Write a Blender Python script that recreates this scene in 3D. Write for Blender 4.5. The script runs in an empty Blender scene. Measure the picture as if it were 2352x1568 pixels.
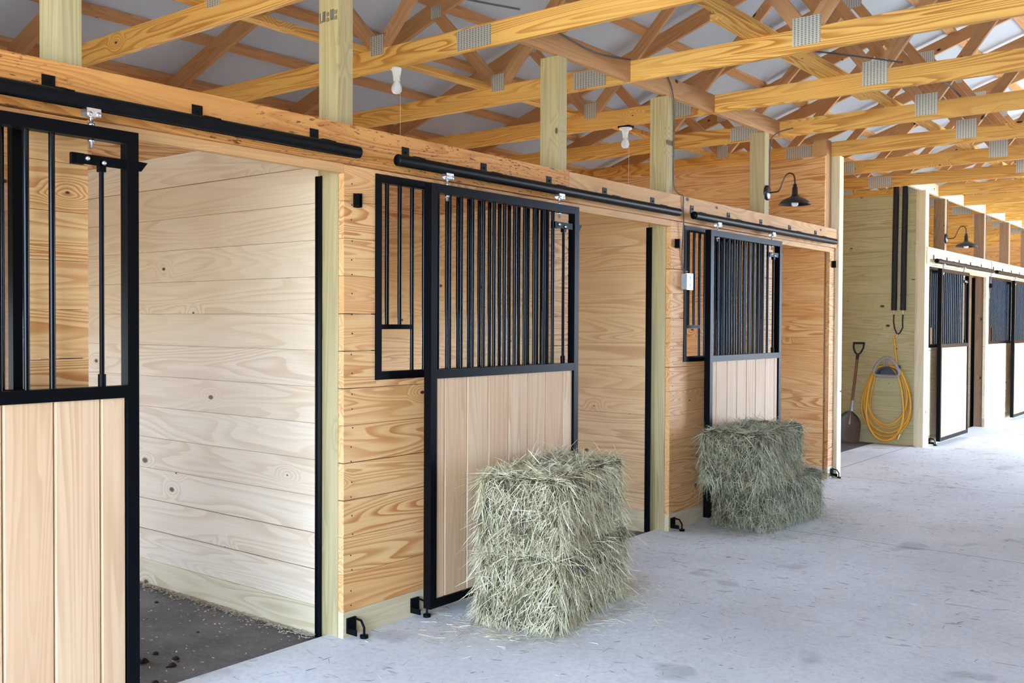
import bpy, math, random
import numpy as np
from mathutils import Vector, Matrix

rng = np.random.default_rng(7)
random.seed(7)
SC = bpy.context.scene
COL = SC.collection

# ------------------------------------------------------------------ camera, sky, sun, exposure
cam = bpy.data.cameras.new('camera')
cam.sensor_width = 36.0
cam.lens = 2257.67 / 2352 * 36.0
cam.clip_start = 0.05
cam_o = bpy.data.objects.new('camera', cam)
COL.objects.link(cam_o)
_y, _p, _r = math.radians(38.318), math.radians(1.081), math.radians(-0.2726)
_F = Vector((-math.sin(_y) * math.cos(_p), math.cos(_y) * math.cos(_p), -math.sin(_p)))
_R = Vector((math.cos(_y), math.sin(_y), 0))
_D = _F.cross(_R)
_R2 = math.cos(_r) * _R + math.sin(_r) * _D
_D2 = -math.sin(_r) * _R + math.cos(_r) * _D
_m = Matrix((_R2, -_D2, -_F)).transposed().to_4x4()
_m.translation = Vector((3.5, 0.0, 1.504))
cam_o.matrix_world = _m
SC.camera = cam_o

world = bpy.data.worlds.new('sky')
SC.world = world
world.use_nodes = True
bg = world.node_tree.nodes['Background']
bg.inputs[0].default_value = (0.48, 0.68, 1.0, 1)
bg.inputs[1].default_value = 16.0

sun = bpy.data.lights.new('sun', 'SUN')
sun.energy = 60.0
sun.angle = math.radians(1.5)
sun.color = (1.0, 0.94, 0.86)
sun_o = bpy.data.objects.new('sun', sun)
COL.objects.link(sun_o)
sun_o.rotation_euler = Vector((0.08, math.cos(math.radians(58)), math.sin(math.radians(58)))).to_track_quat('Z', 'Y').to_euler()

SC.view_settings.view_transform = 'Standard'
SC.view_settings.look = 'None'
SC.view_settings.exposure = 1.12
SC.view_settings.gamma = 1.0
SC.view_settings.use_curve_mapping = False
SC.cycles.max_bounces = 12
SC.cycles.diffuse_bounces = 8
SC.cycles.sample_clamp_indirect = 8.0


# ------------------------------------------------------------------ materials
class NT:
    def __init__(s, name):
        s.m = bpy.data.materials.new(name)
        s.m.use_nodes = True
        s.t = s.m.node_tree
        s.b = s.t.nodes['Principled BSDF']

    def n(s, typ, **kw):
        nd = s.t.nodes.new(typ)
        for k, v in kw.items():
            if k.startswith('i_'):
                key = k[2:]
                nd.inputs[int(key) if key.isdigit() else key].default_value = v
            else:
                setattr(nd, k, v)
        return nd

    def l(s, a, b):
        s.t.links.new(a, b)

    def math(s, op, a, b=None, c=None):
        nd = s.n('ShaderNodeMath', operation=op)
        for i, x in enumerate((a, b, c)):
            if x is None:
                continue
            if isinstance(x, (int, float)):
                nd.inputs[i].default_value = x
            else:
                s.l(x, nd.inputs[i])
        return nd.outputs[0]

    def mix(s, fac, a, b):
        nd = s.n('ShaderNodeMix', data_type='RGBA')
        for sock, x in ((nd.inputs[0], fac), (nd.inputs[6], a), (nd.inputs[7], b)):
            if isinstance(x, (int, float)):
                sock.default_value = x
            elif isinstance(x, tuple):
                sock.default_value = x if len(x) == 4 else (*x, 1)
            else:
                s.l(x, sock)
        return nd.outputs[2]

    def ramp(s, x, a, b, o0=0.0, o1=1.0, smooth=True):
        nd = s.n('ShaderNodeMapRange')
        nd.interpolation_type = 'SMOOTHSTEP' if smooth else 'LINEAR'
        s.l(x, nd.inputs[0])
        for i, v in zip((1, 2, 3, 4), (a, b, o0, o1)):
            nd.inputs[i].default_value = v
        return nd.outputs[0]

    def vmul(s, v, xyz):
        nd = s.n('ShaderNodeVectorMath', operation='MULTIPLY')
        s.l(v, nd.inputs[0])
        nd.inputs[1].default_value = xyz
        return nd.outputs[0]

    def noise(s, v, scale=1.0, detail=2.0, rough=0.5, dist=0.0):
        nd = s.n('ShaderNodeTexNoise')
        s.l(v, nd.inputs['Vector'])
        nd.inputs['Scale'].default_value = scale
        nd.inputs['Detail'].default_value = detail
        nd.inputs['Roughness'].default_value = rough
        nd.inputs['Distortion'].default_value = dist
        return nd.outputs[0]

    def col(s, c):
        s.l(c, s.b.inputs['Base Color'])

    def bump(s, h, strength=0.2, dist=0.002):
        nd = s.n('ShaderNodeBump')
        nd.inputs['Strength'].default_value = strength
        nd.inputs['Distance'].default_value = dist
        s.l(h, nd.inputs['Height'])
        s.l(nd.outputs[0], s.b.inputs['Normal'])


def hexl(r, g, b):
    f = lambda c: (c / 255 / 12.92) if c / 255 <= 0.04045 else ((c / 255 + 0.055) / 1.055) ** 2.4
    return (f(r), f(g), f(b), 1)


def wood(name, light, dark, tint, rings=15.0, contrast=0.75, knots=0.62, sv=6.5, su=0.5, rough=0.6, knotcol=(70, 38, 20), pits=0.0):
    """flat-sawn pine: contour lines of a noise stretched along the board, rings bending round knots"""
    k = NT(name)
    at = k.n('ShaderNodeAttribute', attribute_name='gc').outputs['Vector']
    rv = k.n('ShaderNodeAttribute', attribute_name='rv').outputs['Fac']
    base = k.noise(k.vmul(at, (su, sv, sv)), 1.0, 1.5, 0.45, 0.5)
    # knots
    vo = k.n('ShaderNodeTexVoronoi', feature='F1', voronoi_dimensions='2D')
    vo.inputs['Scale'].default_value = 4.2
    vo.inputs['Randomness'].default_value = 0.9
    k.l(k.vmul(at, (0.55, 1.0, 0.0)), vo.inputs['Vector'])
    d = vo.outputs['Distance']
    sep = k.n('ShaderNodeSeparateColor')
    k.l(vo.outputs['Color'], sep.inputs[0])
    has = k.math('GREATER_THAN', sep.outputs[0], knots)
    bumpf = k.ramp(d, 0.0, 0.3, 0.2, 0.0)
    t = k.math('ADD', k.math('MULTIPLY', base, 1.0), k.math('MULTIPLY', bumpf, has))
    fr = k.math('FRACT', k.math('MULTIPLY', t, rings))
    late = k.math('MULTIPLY', k.ramp(fr, 0.25, 0.86, 0, 1), k.ramp(fr, 0.9, 1.0, 1, 0))
    # rings dissolve in places
    soft = k.ramp(k.noise(k.vmul(at, (0.9, 4, 4)), 1.0, 1.0), 0.3, 0.65, 0.35, 1.0)
    late = k.math('MULTIPLY', k.math('MULTIPLY', late, soft), contrast)
    fib = k.noise(k.vmul(at, (3.0, 170, 170)), 1.0, 2.0, 0.6)
    c = k.mix(late, hexl(*light), hexl(*dark))
    tone = k.math('MULTIPLY', k.ramp(rv, 0.0, 1.0, 0.0, 0.7, False), k.ramp(k.noise(k.vmul(at, (0.5, 3, 3)), 1.0, 1.0), 0.25, 0.75, 0.5, 1.0))
    c = k.mix(tone, c, k.mix(late, hexl(*tint), k.mix(0.55, hexl(*tint), hexl(*dark))))
    c = k.mix(k.ramp(fib, 0.35, 0.8, 0.0, 0.22), c, hexl(*dark))
    dk = k.math('DIVIDE', d, k.math('MULTIPLY_ADD', sep.outputs[1], 1.1, 0.25))
    kn = k.math('MULTIPLY', k.ramp(dk, 0.03, 0.066, 1.0, 0.0), has)
    c = k.mix(kn, c, hexl(*knotcol))
    if pits:
        pn = k.noise(k.vmul(at, (22, 95, 95)), 1.0, 2.0, 0.6)
        pz = k.ramp(k.noise(k.vmul(at, (0.9, 2.0, 2)), 1.0, 1.0), 0.26, 0.48, 0.0, pits)
        c = k.mix(k.math('MULTIPLY', k.ramp(pn, 0.58, 0.68, 0, 1), pz), c, hexl(88, 44, 14))
    k.col(c)
    k.b.inputs['Roughness'].default_value = rough
    k.b.inputs['Specular IOR Level'].default_value = 0.3
    k.bump(k.math('ADD', fib, k.math('MULTIPLY', late, 0.7)), 0.12, 0.001)
    return k.m


def plain(name, c, rough=0.5, metal=0.0, spec=0.5, noise_amt=0.0, scale=20.0):
    k = NT(name)
    if noise_amt:
        tc = k.n('ShaderNodeTexCoord').outputs['Object']
        nz = k.noise(tc, scale, 3.0, 0.6)
        dk = tuple(x * (1 - noise_amt) for x in c[:3]) + (1,)
        k.col(k.mix(nz, dk, c))
    else:
        k.b.inputs['Base Color'].default_value = c
    k.b.inputs['Roughness'].default_value = rough
    k.b.inputs['Metallic'].default_value = metal
    k.b.inputs['Specular IOR Level'].default_value = spec
    return k.m


M = {}
M['front'] = wood('pine_front_boards', (220, 174, 118), (172, 102, 40), (208, 150, 92), 22, 0.9, 0.8)
M['divider'] = wood('pine_divider_boards', (216, 194, 166), (182, 146, 110), (206, 178, 144), 15, 0.5, 0.74, sv=5.0)
M['treated'] = wood('treated_board', (204, 184, 148), (160, 132, 94), (190, 170, 130), 13, 0.6, 0.7)
M['post'] = wood('treated_post', (178, 162, 118), (134, 110, 70), (164, 142, 94), 12, 0.55, 0.6, sv=9, su=0.35, knotcol=(98, 70, 44))
M['beam'] = wood('pine_header_board', (206, 144, 76), (154, 86, 32), (194, 130, 66), 17, 0.7, 0.85, pits=0.9)
M['beam2'] = wood('smooth_pine_header_board', (204, 156, 102), (160, 106, 58), (196, 148, 94), 17, 0.6, 0.85)
M['divider_dim'] = wood('dim_light_divider_boards', (208, 172, 126), (166, 118, 72), (198, 156, 108), 16, 0.7, 0.72, sv=5.0)  # darker tan copy paints the weaker light on the second stall's divider
M['truss'] = wood('truss_chord_pine', (230, 182, 100), (178, 114, 44), (220, 164, 86), 19, 0.95, 0.72)
M['web'] = wood('truss_web_pine', (196, 148, 102), (150, 102, 60), (180, 134, 90), 13, 0.45, 0.7)
M['panel'] = wood('pine_door_panel', (210, 178, 142), (176, 132, 92), (192, 146, 102), 13, 0.6, 0.98, sv=9, su=0.35)
M['tack'] = wood('treated_alcove_boards', (198, 190, 142), (156, 140, 92), (184, 174, 124), 13, 0.6, 0.6, knotcol=(70, 48, 34))
M['brownpost'] = wood('brown_far_post', (150, 120, 92), (112, 84, 60), (136, 106, 80), 12, 0.5, 0.75)  # browner, darker wood for the far posts
M['trim'] = wood('pale_trim_and_sunlit_boards', (226, 212, 178), (196, 170, 122), (216, 200, 160), 12, 0.4, 0.85)  # pale trim; also paints bright daylight onto the far stall boards

M['black'] = plain('black_powder_coat', (0.0035, 0.0035, 0.004, 1), 0.34, 0.0, 0.05)
M['bar'] = plain('black_round_bar', (0.0035, 0.0035, 0.004, 1), 0.17, 0.0, 0.14)
M['lowbounce'] = wood('dark_low_bounce_boards', (96, 72, 52), (66, 46, 32), (88, 64, 46), 13, 0.6, 0.7)  # dark tone put on unseen walls to cut their bounce light
M['track'] = plain('black_track_paint', (0.0045, 0.0045, 0.005, 1), 0.4, 0.0, 0.1)
M['rubber'] = plain('black_rubber', (0.012, 0.012, 0.014, 1), 0.7)
M['zinc'] = plain('zinc_plated_steel', (0.72, 0.74, 0.76, 1), 0.28, 1.0)
M['galv'] = plain('galvanised_box', (0.42, 0.45, 0.48, 1), 0.42, 0.6, 0.5, 0.25, 60)
M['white'] = plain('white_porcelain', (0.82, 0.82, 0.80, 1), 0.35)
M['bulb'] = plain('frosted_bulb_glass', (0.80, 0.80, 0.82, 1), 0.25)
M['cord'] = plain('beige_pull_cord', (0.62, 0.50, 0.34, 1), 0.8)
M['cable'] = plain('grey_electric_cable', (0.09, 0.085, 0.08, 1), 0.6)
M['sconce'] = plain('bronze_black_enamel', (0.010, 0.009, 0.009, 1), 0.3, 0.0, 0.6)
M['bronze'] = plain('dark_bronze_tube', (0.10, 0.055, 0.03, 1), 0.35, 0.8)
M['ink'] = plain('stamp_ink', (0.03, 0.025, 0.02, 1), 0.8)
M['handle'] = plain('ash_shovel_shaft', (0.24, 0.10, 0.05, 1), 0.4, 0, 0.5, 0.4, 30)
M['blade'] = plain('worn_steel_scoop', (0.22, 0.20, 0.18, 1), 0.5, 0.6, 0.5, 0.6, 9)
M['hose'] = plain('yellow_garden_hose', hexl(226, 172, 52), 0.4)
M['hanger'] = plain('grey_plastic_hanger', hexl(150, 146, 146), 0.45)
M['brass'] = plain('brass_fitting', (0.62, 0.47, 0.26, 1), 0.35, 0.9)
M['shaving'] = plain('pine_shavings', hexl(206, 190, 164), 0.8, 0, 0.3, 0.35, 80)
M['dung'] = plain('dark_dried_clumps', (0.022, 0.017, 0.013, 1), 0.9)


def mk_plate():
    k = NT('galvanised_nail_plate')
    at = k.n('ShaderNodeAttribute', attribute_name='gc').outputs['Vector']
    sx = k.n('ShaderNodeSeparateXYZ')
    k.l(at, sx.inputs[0])
    a = k.math('FRACT', k.math('MULTIPLY', sx.outputs[0], 44.0))
    b = k.math('FRACT', k.math('MULTIPLY', sx.outputs[1], 90.0))
    hole = k.math('MULTIPLY', k.ramp(a, 0.45, 0.6, 0, 1), k.ramp(b, 0.4, 0.55, 0, 1))
    k.col(k.mix(hole, hexl(206, 206, 200), hexl(132, 126, 112)))
    k.b.inputs['Metallic'].default_value = 0.55
    k.b.inputs['Roughness'].default_value = 0.45
    k.bump(hole, 0.6, 0.002)
    return k.m


def mk_concrete():
    k = NT('concrete_slab')
    tc = k.n('ShaderNodeTexCoord').outputs['Object']
    big = k.noise(tc, 0.8, 4, 0.6)
    fine = k.noise(tc, 45, 3, 0.6)
    c = k.mix(k.ramp(big, 0.3, 0.7), hexl(204, 202, 198), hexl(224, 222, 218))
    c = k.mix(k.ramp(fine, 0.35, 0.75, 0, 0.35), c, hexl(168, 166, 164))
    # scuffs: short dark smears of tracked dirt
    sm = k.noise(k.vmul(tc, (5.0, 16, 1)), 1.0, 3, 0.65, 0.8)
    zone = k.ramp(k.noise(tc, 1.3, 2), 0.36, 0.6)
    c = k.mix(k.math('MULTIPLY', k.ramp(sm, 0.61, 0.72, 0, 0.75), zone), c, hexl(104, 102, 104))
    st = k.noise(tc, 2.6, 2, 0.5)
    c = k.mix(k.ramp(st, 0.64, 0.72, 0, 0.4), c, hexl(140, 138, 136))
    k.col(c)
    k.b.inputs['Roughness'].default_value = 0.75
    k.b.inputs['Specular IOR Level'].default_value = 0.25
    k.bump(fine, 0.15, 0.002)
    return k.m


def mk_mat():
    k = NT('stall_rubber_mat')
    tc = k.n('ShaderNodeTexCoord').outputs['Object']
    a = k.noise(tc, 3.0, 4, 0.6)
    b = k.noise(tc, 60, 3, 0.6)
    c = k.mix(k.ramp(a, 0.3, 0.7), hexl(78, 72, 68), hexl(108, 101, 96))
    c = k.mix(k.ramp(b, 0.5, 0.75, 0, 0.5), c, hexl(132, 120, 104))
    k.col(c)
    k.b.inputs['Roughness'].default_value = 0.8
    k.bump(b, 0.4, 0.004)
    return k.m


def mk_foil():
    k = NT('white_woven_roof_insulation')
    tc = k.n('ShaderNodeTexCoord').outputs['Object']
    w = k.noise(k.vmul(tc, (140, 140, 140)), 1.0, 1, 0.5)
    c = k.mix(w, hexl(166, 176, 190), hexl(190, 200, 214))
    k.col(c)
    k.b.inputs['Roughness'].default_value = 0.45
    k.b.inputs['Specular IOR Level'].default_value = 0.6
    k.bump(k.noise(tc, 6, 2), 0.3, 0.02)
    return k.m


def mk_hay(name, cols, dark):
    k = NT(name)
    rv = k.n('ShaderNodeAttribute', attribute_name='rv').outputs['Fac']
    cr = k.n('ShaderNodeValToRGB')
    k.l(rv, cr.inputs[0])
    el = cr.color_ramp.elements
    el[0].position = 0.0
    el[0].color = hexl(*cols[0])
    el[1].position = 1.0
    el[1].color = hexl(*cols[-1])
    for i, cc in enumerate(cols[1:-1]):
        e = el.new((i + 1) / (len(cols) - 1))
        e.color = hexl(*cc)
    k.col(cr.outputs[0])
    k.b.inputs['Roughness'].default_value = 0.6
    k.b.inputs['Specular IOR Level'].default_value = 0.35
    return k.m


def mk_haycore():
    k = NT('pressed_hay')
    tc = k.n('ShaderNodeTexCoord').outputs['Object']
    a = k.noise(k.vmul(tc, (40, 40, 9)), 1.0, 4, 0.65)
    c = k.mix(k.ramp(a, 0.35, 0.7), hexl(40, 34, 20), hexl(104, 94, 62))
    k.col(c)
    k.b.inputs['Roughness'].default_value = 0.9
    k.bump(a, 0.8, 0.02)
    return k.m


def mk_ground():
    k = NT('gravel_and_grass_yard')
    tc = k.n('ShaderNodeTexCoord').outputs['Object']
    a = k.noise(tc, 0.25, 4, 0.6)
    b = k.noise(tc, 9, 3, 0.6)
    c = k.mix(k.ramp(a, 0.35, 0.6), hexl(168, 160, 148), hexl(128, 128, 100))
    k.col(k.mix(k.ramp(b, 0.3, 0.8, 0, 0.4), c, hexl(90, 92, 70)))
    k.b.inputs['Roughness'].default_value = 0.9
    return k.m


M['plate'] = mk_plate()
M['concrete'] = mk_concrete()
M['mat'] = mk_mat()
M['foil'] = mk_foil()
M['ground'] = mk_ground()
M['haycore'] = mk_haycore()
M['hay1'] = mk_hay('dry_hay_strands', [(104, 90, 60), (172, 156, 114), (182, 172, 132), (216, 202, 162), (242, 232, 202)], 0)
M['hay2'] = mk_hay('green_hay_strands', [(78, 74, 54), (130, 126, 96), (148, 146, 114), (182, 172, 136), (216, 206, 172)], 0)
M['litter'] = mk_hay('floor_litter_strands', [(60, 62, 66), (84, 86, 88), (110, 110, 108), (226, 220, 196)], 0)


# ------------------------------------------------------------------ mesh building in world coordinates
WL = {}


class MB:
    def __init__(s):
        s.v, s.f, s.g, s.r, s.mi, s.sm = [], [], [], [], [], []
        s.cur = 0
        s.nv = 0

    def add(s, verts, faces, gcs=None, rv=None, smooth=False):
        """gcs: one grain vector per vertex"""
        o = s.nv
        s.v.extend([tuple(p) for p in verts])
        s.nv += len(verts)
        if gcs is None:
            gcs = [(0, 0, 0)] * len(verts)
        rv = random.random() if rv is None else rv
        for f in faces:
            s.f.append(tuple(i + o for i in f))
            s.g.extend([gcs[i] for i in f])
            s.r.append(rv)
            s.mi.append(s.cur)
            s.sm.append(smooth)
        return s

    def box(s, x0, x1, y0, y1, z0, z1, grain='x', rv=None, rot=None, gseed=None):
        X, Y, Z = (x0, x1), (y0, y1), (z0, z1)
        vs = [(X[i], Y[j], Z[k]) for i in (0, 1) for j in (0, 1) for k in (0, 1)]
        c = ((x0 + x1) / 2, (y0 + y1) / 2, (z0 + z1) / 2)
        d = (x1 - x0, y1 - y0, z1 - z0)
        ax = 'xyz'.index(grain)
        o = [i for i in range(3) if i != ax]
        if d[o[0]] < d[o[1]]:
            o.reverse()
        ru, rw = (random.uniform(0, 60), random.uniform(0, 60)) if gseed is None else gseed
        g = [(p[ax] - c[ax] + ru, p[o[0]] - c[o[0]] + rw, p[o[1]] - c[o[1]] + rw * 0.37) for p in vs]
        fs = [(0, 1, 3, 2), (4, 6, 7, 5), (0, 4, 5, 1), (2, 3, 7, 6), (0, 2, 6, 4), (1, 5, 7, 3)]
        if rot is not None:
            vs = [tuple(rot @ Vector(p)) for p in vs]
        return s.add(vs, fs, g, rv)

    def bar(s, p0, p1, w, h, up=(0, 0, 1), rv=None):
        """a square-cut stick from p0 to p1, w across, h in the up direction; grain runs along it"""
        p0, p1 = Vector(p0), Vector(p1)
        a = (p1 - p0)
        L = a.length
        a.normalize()
        side = a.cross(Vector(up)).normalized()
        u = side.cross(a).normalized()
        vs, g = [], []
        ru, rw = random.uniform(0, 60), random.uniform(0, 60)
        for i in (0, 1):
            for j in (-0.5, 0.5):
                for k in (-0.5, 0.5):
                    vs.append(tuple(p0 + a * (L * i) + side * (w * j) + u * (h * k)))
                    e = (h * k, w * j) if h >= w else (w * j, h * k)
                    g.append((L * i + ru, e[0] + rw, e[1] + rw * 0.37))
        fs = [(0, 1, 3, 2), (4, 6, 7, 5), (0, 4, 5, 1), (2, 3, 7, 6), (0, 2, 6, 4), (1, 5, 7, 3)]
        return s.add(vs, fs, g, rv)

    def tube(s, pts, r, seg=10, cap=True, closed=False, rv=None):
        pts = [Vector(p) for p in pts]
        n = len(pts)
        rad = r if hasattr(r, '__len__') else [r] * n
        rings = []
        prev = None
        for i in range(n):
            if closed:
                t = (pts[(i + 1) % n] - pts[i - 1]).normalized()
            else:
                t = (pts[min(i + 1, n - 1)] - pts[max(i - 1, 0)]).normalized()
            if prev is None:
                ref = Vector((0, 0, 1)) if abs(t.z) < 0.9 else Vector((1, 0, 0))
                nrm = t.cross(ref).normalized()
            else:
                nrm = (prev - t * prev.dot(t)).normalized()
            prev = nrm
            b = t.cross(nrm)
            rings.append([tuple(pts[i] + (nrm * math.cos(2 * math.pi * k / seg) + b * math.sin(2 * math.pi * k / seg)) * rad[i]) for k in range(seg)])
        vs = [p for q in rings for p in q]
        fs = []
        for i in range(n if closed else n - 1):
            for k in range(seg):
                a, b2 = i * seg + k, i * seg + (k + 1) % seg
                j = ((i + 1) % n) * seg
                fs.append((a, j + k, j + (k + 1) % seg, b2))
        s.add(vs, fs, None, rv, True)
        if cap and not closed:
            s.add(rings[0], [tuple(range(seg))], None, rv)
            s.add(rings[-1], [tuple(reversed(range(seg)))], None, rv)
        return s

    def lathe(s, prof, c, seg=28, axis='z', rv=None):
        """prof: (radius, height) pairs"""
        vs, fs = [], []
        for (r, h) in prof:
            for k in range(seg):
                a = 2 * math.pi * k / seg
                x, y = r * math.cos(a), r * math.sin(a)
                p = {'z': (x, y, h), 'x': (h, x, y), 'y': (x, h, y)}[axis]
                vs.append((c[0] + p[0], c[1] + p[1], c[2] + p[2]))
        for i in range(len(prof) - 1):
            for k in range(seg):
                k2 = (k + 1) % seg
                fs.append((i * seg + k, i * seg + k2, (i + 1) * seg + k2, (i + 1) * seg + k))
        return s.add(vs, fs, None, rv, True)

    def prism(s, poly, off, rv=None):
        """poly: 3-D outline, extruded by vector off"""
        n = len(poly)
        vs = [tuple(p) for p in poly] + [tuple(Vector(p) + Vector(off)) for p in poly]
        fs = [tuple(range(n)), tuple(reversed(range(n, 2 * n)))]
        fs += [(i, i + n, (i + 1) % n + n, (i + 1) % n) for i in range(n)]
        c = np.mean(np.array(vs), axis=0)
        ru = random.uniform(0, 60)
        g = [(p[0] - c[0] + ru, p[1] - c[1] + ru, p[2] - c[2]) for p in vs]
        return s.add(vs, fs, g, rv)

    def build(s, name, mats, parent=None, org=None):
        if not isinstance(mats, (list, tuple)):
            mats = [mats]
        va = np.array(s.v, dtype=np.float32).reshape(-1, 3)
        if parent is not None:
            o = np.array(WL[parent.name])
            if org is not None:
                o = np.array(org)
        else:
            if org is None:
                lo, hi = va.min(0), va.max(0)
                org = ((lo[0] + hi[0]) / 2, (lo[1] + hi[1]) / 2, lo[2])
            o = np.array(org)
        me = bpy.data.meshes.new(name)
        me.from_pydata((va - o).tolist(), [], s.f)
        for m in mats:
            me.materials.append(m)
        me.polygons.foreach_set('material_index', np.array(s.mi, dtype=np.int32))
        me.polygons.foreach_set('use_smooth', np.array(s.sm, dtype=bool))
        a = me.attributes.new('gc', 'FLOAT_VECTOR', 'CORNER')
        a.data.foreach_set('vector', np.array(s.g, dtype=np.float32).ravel())
        b = me.attributes.new('rv', 'FLOAT', 'FACE')
        b.data.foreach_set('value', np.array(s.r, dtype=np.float32))
        me.update()
        ob = bpy.data.objects.new(name, me)
        COL.objects.link(ob)
        WL[ob.name] = tuple(o)
        if parent is not None:
            ob.parent = parent
            ob.location = Vector(o) - Vector(WL[parent.name])
        else:
            ob.location = Vector(o)
        return ob


def thing(name, label, cat, loc, group=None):
    o = bpy.data.objects.new(name, None)
    o.empty_display_size = 0.1
    COL.objects.link(o)
    o.location = loc
    WL[o.name] = tuple(loc)
    return tag(o, label, cat, group)


def tag(o, label, cat, group=None, kind=None):
    o['label'] = label
    o['category'] = cat
    if group:
        o['group'] = group
    if kind:
        o['kind'] = kind
    return o


def struct(mb, name, mats, label=None, cat=None):
    o = mb.build(name, mats)
    o['kind'] = 'structure'
    if label:
        o['label'] = label
        o['category'] = cat
    return o


BH = 0.1775            # board face height


def gap_():
    return 0.0045 if random.random() < 0.22 else 0.0018


def boards_x(mb, x0, x1, y0, y1, z0, z1, first=0.126, treated=True, gap=None):
    """horizontal boards running along X, faces towards -Y / +Y"""
    mb.box(x0 + 0.01, x1 - 0.004, y0 + 0.012, y1 - 0.012, z0 + 0.004, z1 - 0.004, 'x')  # core added to block light through the board gaps
    z = z0
    i = 0
    while z < z1 - 0.005:
        top = min(first if i == 0 else z + BH, z1)
        mb.cur = 1 if (i == 0 and treated) else 0
        mb.box(x0, x1, y0 + random.uniform(0, 0.0012), y1, z, top - (gap or gap_()), 'x')
        z = top
        i += 1
    mb.cur = 0


def boards_y(mb, x0, x1, y0, y1, z0, z1, first=0.126, treated=True, hole=None):
    """horizontal boards running along Y; hole=(ya, yb, za, zb) stays open"""
    if hole is None:
        mb.box(x0 + 0.012, x1 - 0.012, y0 + 0.004, y1 - 0.004, z0 + 0.004, z1 - 0.004, 'y')  # hidden backing added against light leaking between boards
    z = z0
    i = 0
    while z < z1 - 0.005:
        top = min(first if i == 0 else z + BH, z1)
        mb.cur = 1 if (i == 0 and treated) else 0
        dx = random.uniform(0, 0.0012)
        gp = gap_()
        segs = [(y0, y1, z, top - gp)]
        if hole and top > hole[2] and z < hole[3]:
            segs = [(y0, hole[0], z, top - gp), (hole[1], y1, z, top - gp)]
            if z < hole[2] - 0.002:
                segs.append((hole[0], hole[1], z, hole[2]))
            if top > hole[3] + 0.002:
                segs.append((hole[0], hole[1], hole[3], top - gp))
        gs = (random.uniform(0, 60), random.uniform(0, 60))
        rv = random.random()
        yc = (y0 + y1) / 2
        for (a, b, c, d) in segs:
            mb.box(x0, x1 - dx, a, b, c, d, 'y', rv, gseed=(gs[0] + (a + b) / 2 - yc, gs[1]))
        z = top
        i += 1
    mb.cur = 0


# ------------------------------------------------------------------ ground, floors
mb = MB(); mb.box(-60, 60, -60, 80, -0.6, -0.12); struct(mb, 'ground', M['ground'])

mb = MB()
mb.box(-0.11, 6.3, -4.0, 6.872, -0.1, 0.0)
mb.box(-0.11, 6.3, 6.888, 9.656, -0.1, 0.0)
mb.box(-0.160, 6.3, 9.670, 16.0, -0.1, 0.0)
mb.box(-0.62, -0.172, 9.670, 12.72, -0.1, -0.001)
mb.box(-0.11, 6.3, 16.006, 24.0, -0.1, 0.0)
struct(mb, 'floor', M['concrete'])
mb = MB()
mb.box(-0.10, 6.3, 6.8725, 6.8875, -0.09, -0.0012); mb.box(-0.10, 6.3, 9.6565, 9.6695, -0.09, -0.0012); mb.box(-0.1715, -0.1605, 9.67, 12.7, -0.09, -0.0012)
struct(mb, 'floor_joint', M['rubber'])
for nm, a, b in (('floor_stall', 0.05, 3.148), ('floor_stall', 3.19, 6.265), ('floor_stall', 6.305, 9.36), ('floor_stall', 12.74, 15.679), ('floor_stall', 15.72, 24)):
    mb = MB(); mb.box(-3.66, -0.112, a, b, -0.1, -0.03); struct(mb, nm, M['mat'])
mb = MB(); mb.box(-3.66, -0.622, 9.42, 12.70, -0.1, -0.004); struct(mb, 'floor_alcove', M['mat'])

# ------------------------------------------------------------------ walls
for (a, b, hl, hr) in ((-3.0, 1.89, 0.33, 1.64), (3.149, 5.02, 3.36, 4.765), (6.27, 8.05, 6.475, 7.82)):
    mb = MB()
    boards_y(mb, -0.038, 0.0, a, b, 0.0, 2.248, hole=(hl, hr, 1.235, 2.215))
    struct(mb, 'wall_front', [M['front'], M['treated']])
# boards above the openings
for (a, b) in ((1.892, 3.147), (5.022, 6.268), (8.052, 9.388)):
    mb = MB(); mb.box(-0.038, -0.001, a, b, 2.205, 2.248, 'y'); struct(mb, 'wall_front_lintel', M['beam2'])
mb = MB(); boards_y(mb, -0.038, 0.0, 9.39, 9.53, 0.0, 2.248); struct(mb, 'wall_front', [M['front'], M['treated']])
# dividers between the stalls
for (y, zt) in ((0.02, 2.433), (3.149, 2.433), (6.266, 2.433)):
    mb = MB()
    boards_x(mb, -3.66, -0.183, y - 0.002, y + 0.036, -0.04, zt)
    struct(mb, 'wall_divider', [M['divider_dim' if y > 6 else 'divider'], M['treated']])
mb = MB(); boards_x(mb, -3.66, -0.045, 9.36, 9.388, -0.04, 3.14); struct(mb, 'wall_divider', [M['front'], M['treated']])
mb = MB(); boards_x(mb, -3.66, -0.05, 12.70, 12.738, -0.01, 3.14, treated=False, gap=0.005); struct(mb, 'wall_alcove', [M['tack'], M['tack']])
mb = MB(); boards_x(mb, -3.66, -0.183, 15.678, 15.716, -0.04, 2.433); struct(mb, 'wall_divider', [M['divider'], M['treated']])
# outer wall, with an open outside doorway at the back of each stall
edges = [-3.0, 0.75, 2.0, 3.9, 5.15, 7.0, 8.25, 22.6]
for a, b in zip(edges[0::2], edges[1::2]):
    mb = MB(); boards_y(mb, -3.70, -3.662, a, b, -0.1, 3.465); struct(mb, 'wall_left', [M['front'], M['treated']])
for a, b in zip(edges[1:-1:2], edges[2::2]):
    mb = MB(); boards_y(mb, -3.70, -3.662, a, b, 1.55, 3.465, first=1.65, treated=False); struct(mb, 'wall_left', [M['front'], M['treated']])
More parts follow.
